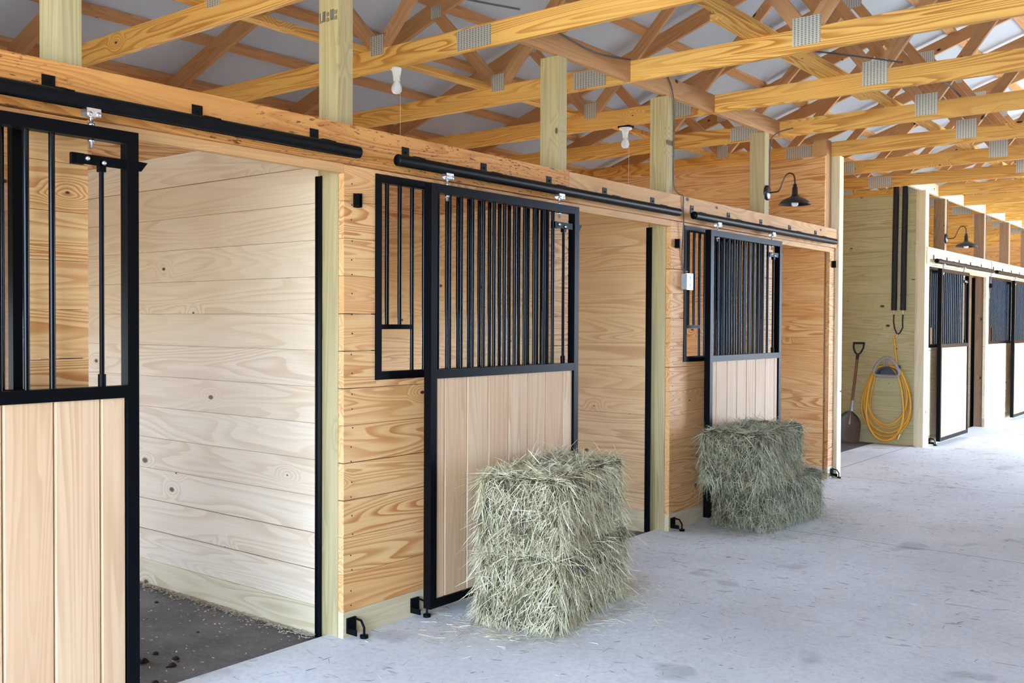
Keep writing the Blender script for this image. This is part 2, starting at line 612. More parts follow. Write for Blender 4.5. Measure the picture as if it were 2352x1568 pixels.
# far stall fronts, pale wood standing in for the strong daylight
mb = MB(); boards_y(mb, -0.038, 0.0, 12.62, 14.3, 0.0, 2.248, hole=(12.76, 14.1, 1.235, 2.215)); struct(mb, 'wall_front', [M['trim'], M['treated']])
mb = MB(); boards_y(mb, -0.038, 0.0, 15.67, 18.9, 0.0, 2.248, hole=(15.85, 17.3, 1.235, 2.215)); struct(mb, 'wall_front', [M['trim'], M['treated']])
mb = MB(); boards_y(mb, -0.038, 0.0, 20.2, 24.0, 0.0, 2.248); struct(mb, 'wall_front', [M['front'], M['treated']])
mb = MB(); mb.box(-0.038, -0.001, 14.302, 15.668, 2.205, 2.248, 'y'); struct(mb, 'wall_front_lintel', M['beam2'])
# unseen right-hand wall, dark to cut bounce: closed up to the wide cross opening
mb = MB(); boards_y(mb, 6.04, 6.08, -3.0, 12.2, 0.0, 3.14); struct(mb, 'wall_right', [M['lowbounce'], M['lowbounce']])

# far gable end, middle filled in to cut light on the far floor
mb = MB(); boards_x(mb, -3.66, 6.08, 22.6, 22.64, -0.1, 4.8); struct(mb, 'wall_end', [M['front'], M['treated']])
# unseen near gable end, added to darken the upper timbers; wide doorway below
mb = MB(); boards_x(mb, -3.66, -0.05, -3.04, -3.0, -0.1, 3.2); struct(mb, 'wall_near_added', [M['lowbounce'], M['lowbounce']])
mb = MB(); boards_x(mb, -3.66, 6.04, -3.04, -3.0, 2.75, 5.0, first=2.85); struct(mb, 'wall_near_added', [M['lowbounce'], M['lowbounce']])
# nail heads in the board ends over the posts
mb = MB()
for y in (3.20, 6.315, 9.43, 4.985, 8.02):
    z = 0.05
    while z < 2.2:
        mb.lathe([(0, 0.0012), (0.0035, 0.001), (0.004, 0.0)], (0.0, y + random.uniform(-0.006, 0.006), z), 7, 'x')
        z += random.choice((0.07, 0.1, 0.09))
struct(mb, 'wall_front_nails', M['rubber'])
# ------------------------------------------------------------------ roof
RX, SL = 1.19, 0.345
zt = lambda x: 3.52 + SL * (x + 3.433) if x <= RX else 3.52 + SL * (2 * RX - x + 3.433)   # top of the top chord
for sgn in (1, -1):
    mb = MB()
    xe = RX - sgn * 5.5
    pts = [(xe, zt(xe) + 0.042), (RX, zt(RX) + 0.042)]
    poly = [(pts[0][0], -3.2, pts[0][1]), (pts[1][0], -3.2, pts[1][1]), (pts[1][0], -3.2, pts[1][1] + 0.05), (pts[0][0], -3.2, pts[0][1] + 0.05)]
    mb.prism(poly, (0, 26.3, 0))
    struct(mb, 'ceiling', M['foil'])

ORD = ['first', 'second', 'third', 'fourth', 'fifth', 'sixth', 'seventh', 'eighth', 'ninth', 'tenth', 'eleventh', 'twelfth', 'thirteenth', 'fourteenth', 'fifteenth', 'sixteenth', 'seventeenth', 'eighteenth']
for sgn, side in ((1, 'stall side'), (-1, 'open side')):
    for i in range(9):
        x = RX - sgn * (4.84 - 0.58 * i)
        z0 = zt(x)
        mb = MB()
        mb.bar((x, -3.1, z0 + 0.021), (x, 23.0, z0 + 0.021), 0.09, 0.038, up=(-SL * sgn, 0, 1))
        o = mb.build('roof_purlin', M['web'])
        tag(o, 'pale wooden roof purlin, %s row up from the eave on the %s slope' % (ORD[i], side), 'purlin', 'roof purlins')


def truss(k):
    y = 4.523 + 1.25 * k            # face towards the camera
    th = 0.038
    names = {0: 'whose bottom chord carries the nearer bare bulb', 2: 'whose bottom chord carries the farther bare bulb'}
    lab = 'yellow pine roof truss, ' + (names[k] if k in names else '%s in the row counted from the near end' % ORD[k + 2])
    t = thing('roof_truss', lab, 'roof truss', (RX, y, 3.15), 'roof trusses')
    yc = y + th / 2
    sp = -0.40
    for a, b in ((-4.05, sp), (sp, 2.78), (2.78, 6.43)):
        MB().bar((a, yc, 3.22), (b, yc, 3.22), th, 0.14).build('bottom_chord', M['truss'], t)
    for sgn in (1, -1):
        xe = RX - sgn * 5.42
        n = math.hypot(1, SL)
        off = 0.074
        MB().bar((xe, yc, zt(xe) - off), (RX, yc, zt(RX) - off), th - 0.002, 0.14, up=(-SL * sgn, 0, 1)).build('top_chord', M['web'], t)
    tl = lambda x: zt(x) - 0.12
    J = [((-1.235, 3.30), (-1.85, tl(-1.85))), ((-1.185, 3.30), (0.10, tl(0.10))), ((1.15, 3.30), (0.14, tl(0.14))),
         ((1.23, 3.30), (2.24, tl(2.24))), ((3.565, 3.30), (2.28, tl(2.28))), ((3.615, 3.30), (4.23, tl(4.23)))]
    for (a, b), (c, d) in J:
        MB().bar((a, yc, b), (c, yc, d), th - 0.004, 0.089, up=(0, 1, 0) if False else (-(d - b), 0, (c - a)) if (c - a) > 0 else ((d - b), 0, -(c - a))).build('web', M['web'], t)
    pl = [(-1.21, 3.315, 0.12, 0.13), (sp + 0.02, 3.22, 0.27, 0.12), (1.19, 3.275, 0.175, 0.17), (3.59, 3.315, 0.12, 0.13), (2.78, 3.22, 0.27, 0.12),
          (0.12, zt(0.12) - 0.12, 0.2, 0.13), (2.26, zt(2.26) - 0.12, 0.2, 0.13), (-1.85, zt(-1.85) - 0.1, 0.11, 0.1)]
    for (x, z, w, h) in pl:
        for yy in (y - 0.0018, y + th + 0.0002):
            m = MB()
            m.box(x - w / 2, x + w / 2, yy, yy + 0.0016, z - h / 2, z + h / 2, 'x', gseed=(0.5, 0.5))
            m.build('nail_plate', M['plate'], t)
    return t


for k in range(-2, 15):
    truss(k)

# boards lying along the trusses
for (x, nm, a, b) in ((-1.36, 'above the stalls', -0.6, 22.2), (0.92, 'above the aisle', -0.6, 22.2)):
    mb = MB(); mb.box(x - 0.045, x + 0.045, a, b, 3.2902, 3.328, 'y')
    tag(mb.build('lateral_brace', M['truss']), 'long flat pine brace laid along the bottom chords %s' % nm, 'brace', 'lateral braces')
mb = MB(); mb.box(0.79, 0.873, 5.3, 7.9, 3.2902, 3.328, 'y')
tag(mb.build('lateral_brace', M['truss']), 'short pine brace lapped beside the long brace above the aisle', 'brace', 'lateral braces')

# blocking between the trusses over the stall posts
blk = {0: 'between the trusses over the post beside the second stall door', 1: 'between the trusses over the post with the cable',
       2: 'between the trusses over the post with the barn lamp'}
for k in (0, 1, 2, 6, 7, 8, 9, 10, 11):
    y0 = 4.523 + 1.25 * k + 0.0385
    mb = MB(); mb.box(-0.082, -0.044, y0, y0 + 1.25 - 0.039, 3.151, 3.289, 'y')
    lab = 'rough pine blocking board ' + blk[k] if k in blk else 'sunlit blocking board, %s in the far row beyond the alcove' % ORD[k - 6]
    tag(mb.build('blocking_board', M['web'] if k in blk else M['trim']), lab, 'board', 'blocking boards over the posts')  # far row gets paler wood to paint in the strong daylight


# ------------------------------------------------------------------ posts
def post(y, lab, zt_, x0=-0.18, x1=-0.042, w=0.09, z0=-0.12, stamp=False, mat='post'):
    t = thing('timber_post', lab, 'post', (-0.11, y + w / 2, 0), 'stall posts')
    mb = MB(); mb.box(x0, x1, y, y + w, z0, zt_, 'z')
    mb.build('post_body', M[mat], t)
    if stamp:
        mb = MB()
        x = -0.175
        for i, (dx, hgt, zz) in enumerate([(0, .05, 0), (.012, .012, 0), (.02, .05, .003), (.028, .05, .003), (.036, .05, .003), (.05, .02, .0), (.05, .02, .026), (.062, .018, .0), (.062, .018, .026), (.076, .05, .003), (.085, .05, .003), (.094, .05, .003), (.106, .02, 0), (.106, .02, .026), (.118, .02, .0), (.118, .02, .026)]):
            mb.box(x + dx, x + dx + 0.005, y - 0.0006, y + 0.001, 2.935 + zz, 2.935 + zz + hgt)
        mb.build('ink_stamp', M['ink'], t)
    return t


post(1.80, 'greenish timber post between the first stall door and its opening', 3.9)
post(3.150, 'timber post with an ink stamp beside the first stall opening', 3.9, stamp=True)
post(4.93, 'greenish timber post behind the right end of the second stall door', 3.148)
post(6.272, 'timber post with black cable stapled down its side', 3.148)
post(7.96, 'timber post that carries the nearer black barn lamp', 3.148)
post(9.39, 'brown timber post at the corner of the third stall', 3.3, x1=-0.044, w=0.12, mat='web')
mb = MB(); mb.box(-0.18, -0.045, 9.532, 9.57, 0.0, 3.15, 'z'); mb.box(-0.043, 0.036, 9.532, 9.60, 0.0, 3.15, 'z'); mb.box(-0.043, 0.036, 9.602, 9.64, 0.0, 3.15, 'z')
tag(mb.build('corner_trim', M['trim']), 'pale vertical corner boards at the end of the third stall', 'trim board')
mb = MB(); mb.box(-0.09, 0.0, 12.56, 12.698, 0.0, 3.15, 'z'); mb.box(-0.13, -0.092, 12.62, 12.698, 0, 3.15, 'z')
tag(mb.build('timber_post', M['trim']), 'pale timber post at the right edge of the hose alcove', 'post', 'stall posts')
post(13.57, 'sunlit brown post that carries the far barn lamp', 3.148, w=0.10, mat='brownpost')
post(15.68, 'brown post with a cable behind the far barn lamp', 3.148, w=0.10, mat='brownpost')
post(17.3, 'brown post next beyond the far barn lamp', 3.148, w=0.10, mat='brownpost')
post(18.9, 'brown post at the far right end of the stall row', 3.148, w=0.10, mat='brownpost')

# header boards the tracks hang from
for a, b, lab in ((-3.0, 4.958, 'pitted pine header board above the first stall'), (4.961, 9.53, 'pine header board above the second and third stall doors')):
    mb = MB(); mb.box(-0.018, 0.02, a, b, 2.249, 2.433, 'y'); mb.box(-0.038, -0.019, a, b, 2.249, 2.433, 'y')
    tag(mb.build('header_board', M['beam' if a < 0 else 'beam2']), lab, 'header board', 'header boards')
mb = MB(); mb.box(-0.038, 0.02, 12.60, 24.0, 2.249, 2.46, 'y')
tag(mb.build('header_board', M['trim']), 'bright sunlit header board above the far stall doors', 'header board', 'header boards')  # brightness of the daylight is put into the pale wood colour


# ------------------------------------------------------------------ sliding doors
XF, XB = 0.122, 0.074
XT = (XF + XB) / 2


def track(y0, y1, first, step, lab, n=9):
    t = thing('door_track', lab, 'door track', (XT, (y0 + y1) / 2, 2.29), 'round door tracks')
    r, ri, seg, gap = 0.0285, 0.0255, 28, 0.30
    mb = MB()
    prof = []
    for k in range(seg + 1):
        a = -math.pi / 2 + gap + (2 * math.pi - 2 * gap) * k / seg
        prof.append((r * math.cos(a), r * math.sin(a)))
    for k in range(seg, -1, -1):
        a = -math.pi / 2 + gap + (2 * math.pi - 2 * gap) * k / seg
        prof.append((ri * math.cos(a), ri * math.sin(a)))
    m = len(prof)
    vs = [(XT + p[0], y, 2.291 + p[1]) for y in (y0, y1) for p in prof]
    fs = [(i, (i + 1) % m, m + (i + 1) % m, m + i) for i in range(m)]
    mb.add(vs, fs, None, 0.5, True)
    h = seg + 1
    for base in (0, m):
        for i in range(seg):
            q = (base + i, base + i + 1, base + m - 2 - i, base + m - 1 - i)
            mb.add([vs[j] for j in q], [(0, 1, 2, 3)], None, 0.5)
    mb.build('track_tube', M['track'], t)
    for end in (y0 + 0.004, y1 - 0.004):
        mb = MB(); mb.lathe([(0.0, -0.002), (ri, -0.002), (ri, 0.002), (0.0, 0.002)], (XT, end, 2.291), 20, 'y')
        mb.build('end_cap', M['track'], t)
    y = first
    while y < y1 - 0.03:
        mb = MB()
        mb.box(0.0202, 0.0245, y - 0.024, y + 0.024, 2.322, 2.378)           # plate on the board
        mb.box(0.0202, XT + 0.012, y - 0.024, y + 0.024, 2.3165, 2.3225)      # arm over the tube
        mb.box(XT - 0.02, XT + 0.016, y + 0.024, y + 0.05, 2.317, 2.3205)
        b = mb.build('track_bracket', M['track'], t)
        mb = MB(); mb.lathe([(0, 0.006), (0.005, 0.006), (0.006, 0.0), (0.006, -0.001)], (0.0245, y, 2.352), 8, 'x'); mb.build('screw', M['black'], b)
        y += step
    return t


track(0.35, 3.149, 0.516, 0.608, 'black round track over the first, left-hand stall door')
track(3.405, 6.20, 3.535, 0.6075, 'black round track over the second stall door')
track(6.43, 9.26, 6.54, 0.605, 'black round track over the third stall door')
track(12.70, 15.6, 12.85, 0.6, 'sunlit round track over the far stall door beyond the alcove')
track(15.85, 18.6, 16.0, 0.6, 'sunlit round track at the far right end of the stall row')


def hanger(parent, y):
    mb = MB()
    mb.box(XT - 0.02, XT + 0.02, y - 0.027, y + 0.027, 2.252, 2.268)
    mb.box(XT - 0.021, XT - 0.018, y - 0.027, y + 0.027, 2.242, 2.262)
    mb.box(XT + 0.018, XT + 0.021, y - 0.027, y + 0.027, 2.238, 2.262)
    mb.lathe([(0, .024), (0.009, .024), (0.009, .018)], (XT, y - 0.017, 2.247), 12, 'x')
    mb.lathe([(0, .024), (0.009, .024), (0.009, .018)], (XT, y + 0.017, 2.247), 12, 'x')
    h = mb.build('roller_hanger', M['zinc'], parent)
    mb = MB()
    mb.lathe([(0, 2.256), (0.0065, 2.256), (0.0065, 2.128), (0, 2.128)], (XT, y, 0), 10)
    for z in (2.206, 2.236, 2.148):
        mb.lathe([(0, z + 0.011), (0.012, z + 0.011), (0.012, z), (0, z)], (XT, y, 0), 6)
    mb.build('hanger_bolt', M['zinc'], h)


def door(y0, y1, lab, bar0, dbar, nbar, seams, hang, latch=True):
    t = thing('sliding_stall_door', lab, 'stall door', (XT, (y0 + y1) / 2, 0), 'sliding stall doors')
    w = 0.045
    mb = MB()
    for a in (y0, y1 - w):
        mb.box(XB, XF, a, a + w, 0.055, 2.205)
    for z in (2.160, 1.220, 0.055):
        mb.box(XB + 0.0005, XF - 0.0005, y0 + w, y1 - w, z, z + w)
    mb.build('door_frame', M['black'], t)
    for i in range(nbar):
        y = bar0 + dbar * i
        mb = MB(); mb.tube([(XT, y, 1.262), (XT, y, 2.163)], 0.0108, 12)
        mb.build('bar', M['bar'], t)
    mb = MB()
    edges = [y0 + w + 0.001] + seams + [y1 - w - 0.001]
    for a, b in zip(edges[:-1], edges[1:]):
        # tongue and groove board with eased edges
        e = 0.007
        poly = [(XF - 0.012 - e, a + 0.0013, 0.1), (XF - 0.012, a + e, 0.1), (XF - 0.012, b - e, 0.1), (XF - 0.012 - e, b - 0.0013, 0.1), (XB + 0.01, b - 0.0002, 0.1), (XB + 0.01, a + 0.0002, 0.1)]
        n = len(poly)
        vs = poly + [(p[0], p[1], 1.2205) for p in poly]
        fs = [tuple(reversed(range(n))), tuple(range(n, 2 * n))] + [(i, (i + 1) % n, (i + 1) % n + n, i + n) for i in range(n)]
        ru, rw = random.uniform(0, 60), random.uniform(0, 60)
        mb.add(vs, fs, [(p[2] + ru, p[1] - a + rw, p[0] + rw * .3) for p in vs])
    mb.build('wood_panel', M['panel'], t)
    for y in hang:
        hanger(t, y)
    if latch:
        zl = 2.083
        mb = MB()
        mb.box(XF - 0.014, XF - 0.008, y1 - 0.235, y1 - 0.006, zl - 0.018, zl + 0.018)
        mb.prism([(XF - 0.014, y1 - 0.006, zl + 0.018), (XF - 0.014, y1 + 0.042, zl + 0.016), (XF - 0.014, y1 + 0.016, zl - 0.018), (XF - 0.014, y1 - 0.006, zl - 0.018)], (0.006, 0, 0))
        mb.box(XF - 0.03, XF - 0.014, y1 - 0.25, y1 - 0.205, zl - 0.02, zl + 0.02)
        la = mb.build('latch_bar', M['black'], t)
        mb = MB()
        for yy, zz in ((y1 - 0.195, zl + 0.003), (y1 - 0.133, zl - 0.006)):
            mb.lathe([(0, 0.008), (0.007, 0.007), (0.009, 0.0), (0.009, -0.002)], (XF - 0.007, yy, zz), 12, 'x')
        mb.build('latch_bolt', M['zinc'], la)
        mb = MB()
        yr = y1 - 0.136
        mb.tube([(XT + 0.004, yr, 1.26), (XT + 0.004, yr, 2.06)], 0.0085, 12)
        mb.box(XT - 0.008, XT + 0.016, yr - 0.012, yr + 0.012, 2.045, 2.085)
        mb.tube([(XT + 0.004, yr, 1.262), (XT + 0.004, yr, 1.31)], 0.014, 12)
        mb.build('latch_rod', M['black'], t)
    return t


door(0.717, 2.022, 'black barred sliding door at the left edge, nearest of the stall doors', 0.80, 0.0905, 11, [0.82, 0.997, 1.174, 1.351, 1.528, 1.705, 1.877], (0.86, 1.85))
door(3.62, 4.925, 'black barred sliding door behind the pale two-bale hay stack', 3.692, 0.0905, 12, [3.738, 3.912, 4.088, 4.263, 4.438, 4.609, 4.784], (3.763, 4.753))
door(6.655, 7.96, 'black barred sliding door behind the greener hay stack', 6.727, 0.0905, 12, [6.783, 6.966, 7.134, 7.308, 7.479, 7.665, 7.849], (6.808, 7.806))
door(12.85, 14.20, 'sunlit barred sliding door just beyond the hose alcove', 12.92, 0.0905, 12, [12.98, 13.15, 13.32, 13.5, 13.68, 13.86, 14.03], (13.0, 13.99))
door(16.98, 18.30, 'sunlit barred sliding door at the far right end of the row', 17.05, 0.0905, 12, [17.1, 17.28, 17.46, 17.64, 17.82, 18.0], (17.13, 18.1))


def grille(y0, y1, lab, b0, nb, feed=True):
    t = thing('feed_grille', lab, 'grille', (0.0, (y0 + y1) / 2, 1.222), 'fixed stall grilles')
    x0, x1, w = -0.030, 0.006, 0.040
    z0, z1 = 1.222, 2.228
    mb = MB()
    mb.box(x0, x1, y0, y0 + w, z0, z1); mb.box(x0, x1, y1 - w, y1, z0, z1)
    mb.box(x0, x1, y0 + w, y1 - w, z0, z0 + w); mb.box(x0, x1, y0 + w, y1 - w, z1 - w, z1)
    mb.build('grille_frame', M['black'], t)
    xm = (x0 + x1) / 2
    if feed:
        mb = MB(); mb.box(xm - 0.012, xm + 0.012, y0 + w, b0 + 2 * 0.0885, 1.470, 1.494)
        mb.build('feed_opening_rail', M['black'], t)
    for i in range(nb):
        y = b0 + 0.0885 * i
        zb = 1.48 if (feed and i < 2) else z0 + w - 0.002
        mb = MB(); mb.tube([(xm, y, zb), (xm, y, z1 - w + 0.002)], 0.0108, 12)
        mb.build('bar', M['bar'], t)
    return t


grille(0.33, 1.652, 'black barred feed opening in the wall behind the first stall door', 0.43, 14)
grille(3.350, 4.775, 'black barred feed opening in the wall left of the second stall door', 3.441, 15)
grille(6.465, 7.83, 'black barred feed opening beside the metal outlet box', 6.555, 14)
grille(12.75, 14.11, 'sunlit barred feed opening behind the far stall door', 12.84, 14)
grille(15.84, 17.31, 'sunlit barred feed opening left of the farthest stall door', 15.93, 15)

# black channels on the divider ends at the openings
for y, lab in ((3.149, 'black steel channel on the divider end in the first stall opening'), (6.266, 'black steel channel on the divider end in the second stall opening'), (15.68, 'black steel channel in the sunlit far stall opening')):
    mb = MB(); mb.box(-0.2, -0.1525, y - 0.0065, y - 0.0035, -0.028, 2.205); mb.box(-0.1555, -0.1525, y - 0.010, y - 0.0065, -0.028, 2.205)
    mb.box(-0.1895, -0.1865, y - 0.010, y - 0.0065, -0.028, 2.205)
    tag(mb.build('edge_channel', M['black']), lab, 'steel channel', 'divider edge channels')

# latch keepers and floor guides
for y, z, lab in ((3.222, 2.083, 'small black latch keeper on the boards beside the first opening'), (6.34, 2.085, 'small black latch keeper above the metal outlet box'), (9.46, 2.09, 'small black latch keeper at the corner of the third stall'), (15.84, 2.09, 'small black latch keeper on the sunlit far wall')):
    mb = MB()
    mb.box(0.0012, 0.006, y - 0.017, y + 0.017, z - 0.033, z + 0.033)
    mb.box(0.006, 0.04, y - 0.017, y - 0.012, z - 0.03, z + 0.03)
    mb.box(0.006, 0.03, y + 0.010, y + 0.015, z - 0.033, z + 0.033)
    tag(mb.build('latch_keeper', M['black']), lab, 'latch keeper', 'latch keepers')
for y, lab in ((3.165, 'black floor guide at the foot of the stamped post'), (3.60, 'black floor guide under the left edge of the second stall door'), (6.29, 'black floor guide at the foot of the cable post'), (9.46, 'black floor guide at the corner of the third stall'), (12.80, 'floor guide under the far sunlit stall door')):
    mb = MB()
    pl = lambda a, b, c, d, e, f: mb.box(a, b, c, d, e, f)
    pl(0.0012, 0.012, y, y + 0.055, 0.022, 0.095)
    pl(0.012, XB - 0.004, y, y + 0.006, 0.022, 0.05)
    mb.tube([(0.012, y + 0.05, 0.085), (0.045, y + 0.055, 0.08), (0.066, y + 0.055, 0.05), (0.066, y + 0.055, 0.012)], 0.006, 8)
    mb.lathe([(0, 0.0), (0.02, 0.0), (0.02, 0.014), (0, 0.014)], (0.066, y + 0.055, 0.001), 14)
    tag(mb.build('door_guide', M['black']), lab, 'door guide', 'floor door guides')

# ------------------------------------------------------------------ bulbs, lamps, cables, box
def bulb(x, y, ztop, zcord, lab, wide):
    t = thing('pull_chain_light', lab, 'light', (x, y, ztop), 'bare bulbs over the stalls')
    mb = MB()
    r = 0.055 if wide else 0.032
    mb.lathe([(0, 0), (r, 0), (r, -0.012), (0.03, -0.022), (0.024, -0.05), (0.021, -0.085), (0, -0.085)], (x, y, ztop), 20)
    mb.build('lamp_holder', M['white'], t)
    mb = MB()
    prof = [(0.014, -0.08), (0.018, -0.095), (0.024, -0.104), (0.032, -0.118), (0.035, -0.135), (0.032, -0.152), (0.022, -0.165), (0.0, -0.17)]
    mb.lathe(prof, (x, y, ztop), 20)
    mb.build('bulb', M['bulb'], t)
    mb = MB()
    mb.tube([(x + 0.024, y, ztop - 0.05), (x + 0.034, y, ztop - 0.10), (x + 0.034, y, zcord)], 0.0016, 6)
    mb.lathe([(0, 0.0), (0.005, -0.004), (0.005, -0.014), (0, -0.018)], (x + 0.034, y, zcord), 8)
    mb.build('pull_cord', M['cord'], t)
    if wide:
        mb = MB(); mb.box(x - 0.05, x + 0.06, y - 0.04, y + 0.04, ztop, ztop + 0.014); mb.build('mounting_plate', M['black'], t)
    else:
        mb = MB(); mb.tube([(x - 0.02, y, ztop - 0.04), (x - 0.04, y, ztop - 0.015), (x - 0.055, y, ztop + 0.0)], 0.0025, 6); mb.build('wire_tail', M['white'], t)


bulb(-1.05, 4.542, 3.148, 2.19, 'white bare bulb with pull cord hanging over the first stall', False)
bulb(-0.87, 7.042, 3.134, 2.5, 'white bare bulb with pull cord hanging over the second stall', True)
bulb(-1.6, 13.292, 3.148, 2.4, 'small bare bulb behind the far barn lamp', False)


def sconce(y, z, lab):
    x0 = -0.0418
    t = thing('barn_wall_lamp', lab, 'wall lamp', (x0, y, z), 'gooseneck barn lamps')
    mb = MB(); mb.lathe([(0.0, 0.028), (0.018, 0.028), (0.05, 0.022), (0.064, 0.014), (0.066, 0.0), (0, 0.0)], (x0, y, z), 28, 'x')
    mb.build('wall_plate', M['sconce'], t)
    pts = [(0.02, 0.0), (0.09, 0.003), (0.112, 0.014), (0.13, 0.045), (0.152, 0.10), (0.172, 0.135), (0.195, 0.150), (0.222, 0.147), (0.242, 0.128), (0.25, 0.098), (0.252, 0.05)]
    P = []
    for i in range(len(pts) - 1):
        p0, p1, p2, p3 = [Vector(pts[max(0, min(len(pts) - 1, i + j))]) for j in (-1, 0, 1, 2)]
        for u in (0, 0.34, 0.67):
            q = 0.5 * ((2 * p1) + (-p0 + p2) * u + (2 * p0 - 5 * p1 + 4 * p2 - p3) * u * u + (-p0 + 3 * p1 - 3 * p2 + p3) * u ** 3)
            P.append((x0 + q[0], y, z + q[1]))
    P.append((x0 + pts[-1][0], y, z + pts[-1][1]))
    mb = MB(); mb.tube(P, 0.0065, 10); mb.build('gooseneck_arm', M['bronze'], t)
    cx = x0 + 0.252
    mb = MB()
    mb.lathe([(0.0, 0.055), (0.015, 0.055), (0.016, 0.03), (0.022, 0.028), (0.024, -0.03), (0.028, -0.042), (0.045, -0.056), (0.085, -0.070), (0.112, -0.088), (0.130, -0.112), (0.134, -0.118),
              (0.130, -0.117), (0.110, -0.092), (0.084, -0.075), (0.044, -0.060), (0.02, -0.05), (0, -0.05)], (cx, y, z), 36)
    s = mb.build('lamp_shade', M['sconce'], t)
    mb = MB(); mb.lathe([(0.012, -0.06), (0.02, -0.085), (0.03, -0.105), (0.029, -0.12), (0.02, -0.132), (0, -0.136)], (cx, y, z), 20)
    mb.build('bulb', M['bulb'], t)


sconce(8.005, 2.632, 'black gooseneck barn lamp on the post above the third stall door')
sconce(13.62, 2.632, 'far black gooseneck barn lamp above the sunlit stalls')


def cable(pts, lab, r=0.006, mat='cable'):
    P = []
    V = [Vector(p) for p in pts]
    for i in range(len(V) - 1):
        p0, p1, p2, p3 = V[max(0, i - 1)], V[i], V[i + 1], V[min(len(V) - 1, i + 2)]
        for u in (0, .25, .5, .75):
            P.append(0.5 * ((2 * p1) + (-p0 + p2) * u + (2 * p0 - 5 * p1 + 4 * p2 - p3) * u * u + (-p0 + 3 * p1 - 3 * p2 + p3) * u ** 3))
    P.append(V[-1])
    mb = MB(); mb.tube(P, r, 8)
    return tag(mb.build('electric_cable', M[mat]), lab, 'cable', 'electric cables')


cable([(-0.28, 3.30, 3.335), (-0.22, 3.7, 3.30), (-0.10, 4.1, 3.29), (0.02, 4.46, 3.297)], 'black cable sagging at the top between the two nearest trusses')
cable([(0.0, 4.57, 3.297), (0.01, 4.85, 3.26), (-0.02, 5.3, 3.24), (-0.04, 5.76, 3.297)], 'black cable drooping over the blocking beside the second post')
cable([(-0.02, 5.83, 3.297), (0.3, 5.98, 3.27), (0.6, 6.2, 3.29), (0.84, 6.4, 3.345), (1.0, 6.55, 3.345), (1.4, 6.95, 3.297)], 'dark cable swinging through the trusses to the middle of the aisle')
cable([(1.42, 7.08, 3.297), (1.5, 7.6, 3.28), (1.45, 8.25, 3.297)], 'dark cable continuing along the trusses over the aisle')
cable([(-0.038, 6.25, 3.30), (-0.034, 6.33, 3.20), (-0.034, 6.363, 3.05), (-0.036, 6.368, 2.8), (-0.036, 6.366, 2.52), (0.0, 6.38, 2.45), (0.03, 6.39, 2.43), (0.0268, 6.398, 2.34), (0.026, 6.41, 2.25), (0.008, 6.42, 2.0), (0.008, 6.455, 1.88)], 'black cable running down the post to the metal outlet box', 0.005)
cable([(0.1, 8.22, 3.205), (0.0, 8.12, 3.16), (-0.034, 8.062, 3.08), (-0.036, 8.054, 2.9), (-0.036, 8.052, 2.69)], 'dark cable running down to the nearer barn lamp', 0.005)
cable([(-0.034, 13.678, 3.15), (-0.036, 13.678, 2.9), (-0.036, 13.66, 2.70)], 'thin cable running down to the far barn lamp', 0.005)
cable([(-0.036, 15.79, 3.1), (-0.036, 15.79, 2.5), (0.03, 15.82, 2.44), (0.03, 15.84, 2.3), (0.01, 15.82, 1.9)], 'thin cable down the sunlit far stall front', 0.005)

t = thing('outlet_box', 'galvanised metal outlet box beside the third stall grille', 'outlet box', (0.002, 6.47, 1.76))
mb = MB(); mb.box(0.0012, 0.045, 6.425, 6.515, 1.755, 1.87); mb.build('box_body', M['galv'], t)
mb = MB(); mb.box(0.0452, 0.049, 6.422, 6.518, 1.752, 1.873); mb.box(0.049, 0.053, 6.47, 6.505, 1.83, 1.855); mb.box(0.049, 0.053, 6.47, 6.505, 1.775, 1.80); mb.build('box_cover', M['galv'], t)
mb = MB(); mb.lathe([(0.008, 1.87), (0.008, 1.885), (0.011, 1.885), (0.011, 1.89), (0, 1.89)], (0.022, 6.46, 0), 10); mb.build('cable_clamp', M['zinc'], t)


# ------------------------------------------------------------------ hay bales
def strands(mb, P, Dv, L, W, curl, xmin=None):
    """ribbons: start points P, unit directions Dv, lengths L, widths W, sag/curl vectors"""
    n = len(P)
    if xmin is not None:
        bad = P[:, 0] + Dv[:, 0] * L < xmin
        Dv = Dv.copy(); Dv[bad, 0] *= -0.2
    side = np.cross(Dv, rng.normal(size=(n, 3)))
    side /= np.linalg.norm(side, axis=1)[:, None] + 1e-9
    T = np.array([0, 0.36, 0.7, 1.0])
    wid = np.array([0.8, 1.0, 0.8, 0.3])
    pts = P[:, None, :] + Dv[:, None, :] * (L[:, None, None] * T[None, :, None]) + curl[:, None, :] * (T[None, :, None] ** 2)
    pts[:, :, 2] = np.maximum(pts[:, :, 2], 0.003)
    if xmin is not None:
        pts[:, :, 0] = np.maximum(pts[:, :, 0], xmin)
    a = pts - side[:, None, :] * (W[:, None, None] * wid[None, :, None] / 2)
    b = pts + side[:, None, :] * (W[:, None, None] * wid[None, :, None] / 2)
    a[:, :, 2] = np.maximum(a[:, :, 2], 0.002); b[:, :, 2] = np.maximum(b[:, :, 2], 0.002)
    V = np.stack([a, b], axis=2).reshape(n, 8, 3)
    o = mb.nv
    mb.v.extend(map(tuple, V.reshape(-1, 3).tolist()))
    mb.nv += n * 8
    idx = np.arange(n) * 8 + o
    rvs = rng.random(n)
    for i, r in zip(idx.tolist(), rvs.tolist()):
        for q in (0, 2, 4):
            mb.f.append((i + q, i + q + 1, i + q + 3, i + q + 2))
            mb.r.append(r); mb.mi.append(0); mb.sm.append(True)
    mb.g.extend([(0, 0, 0)] * (n * 12))


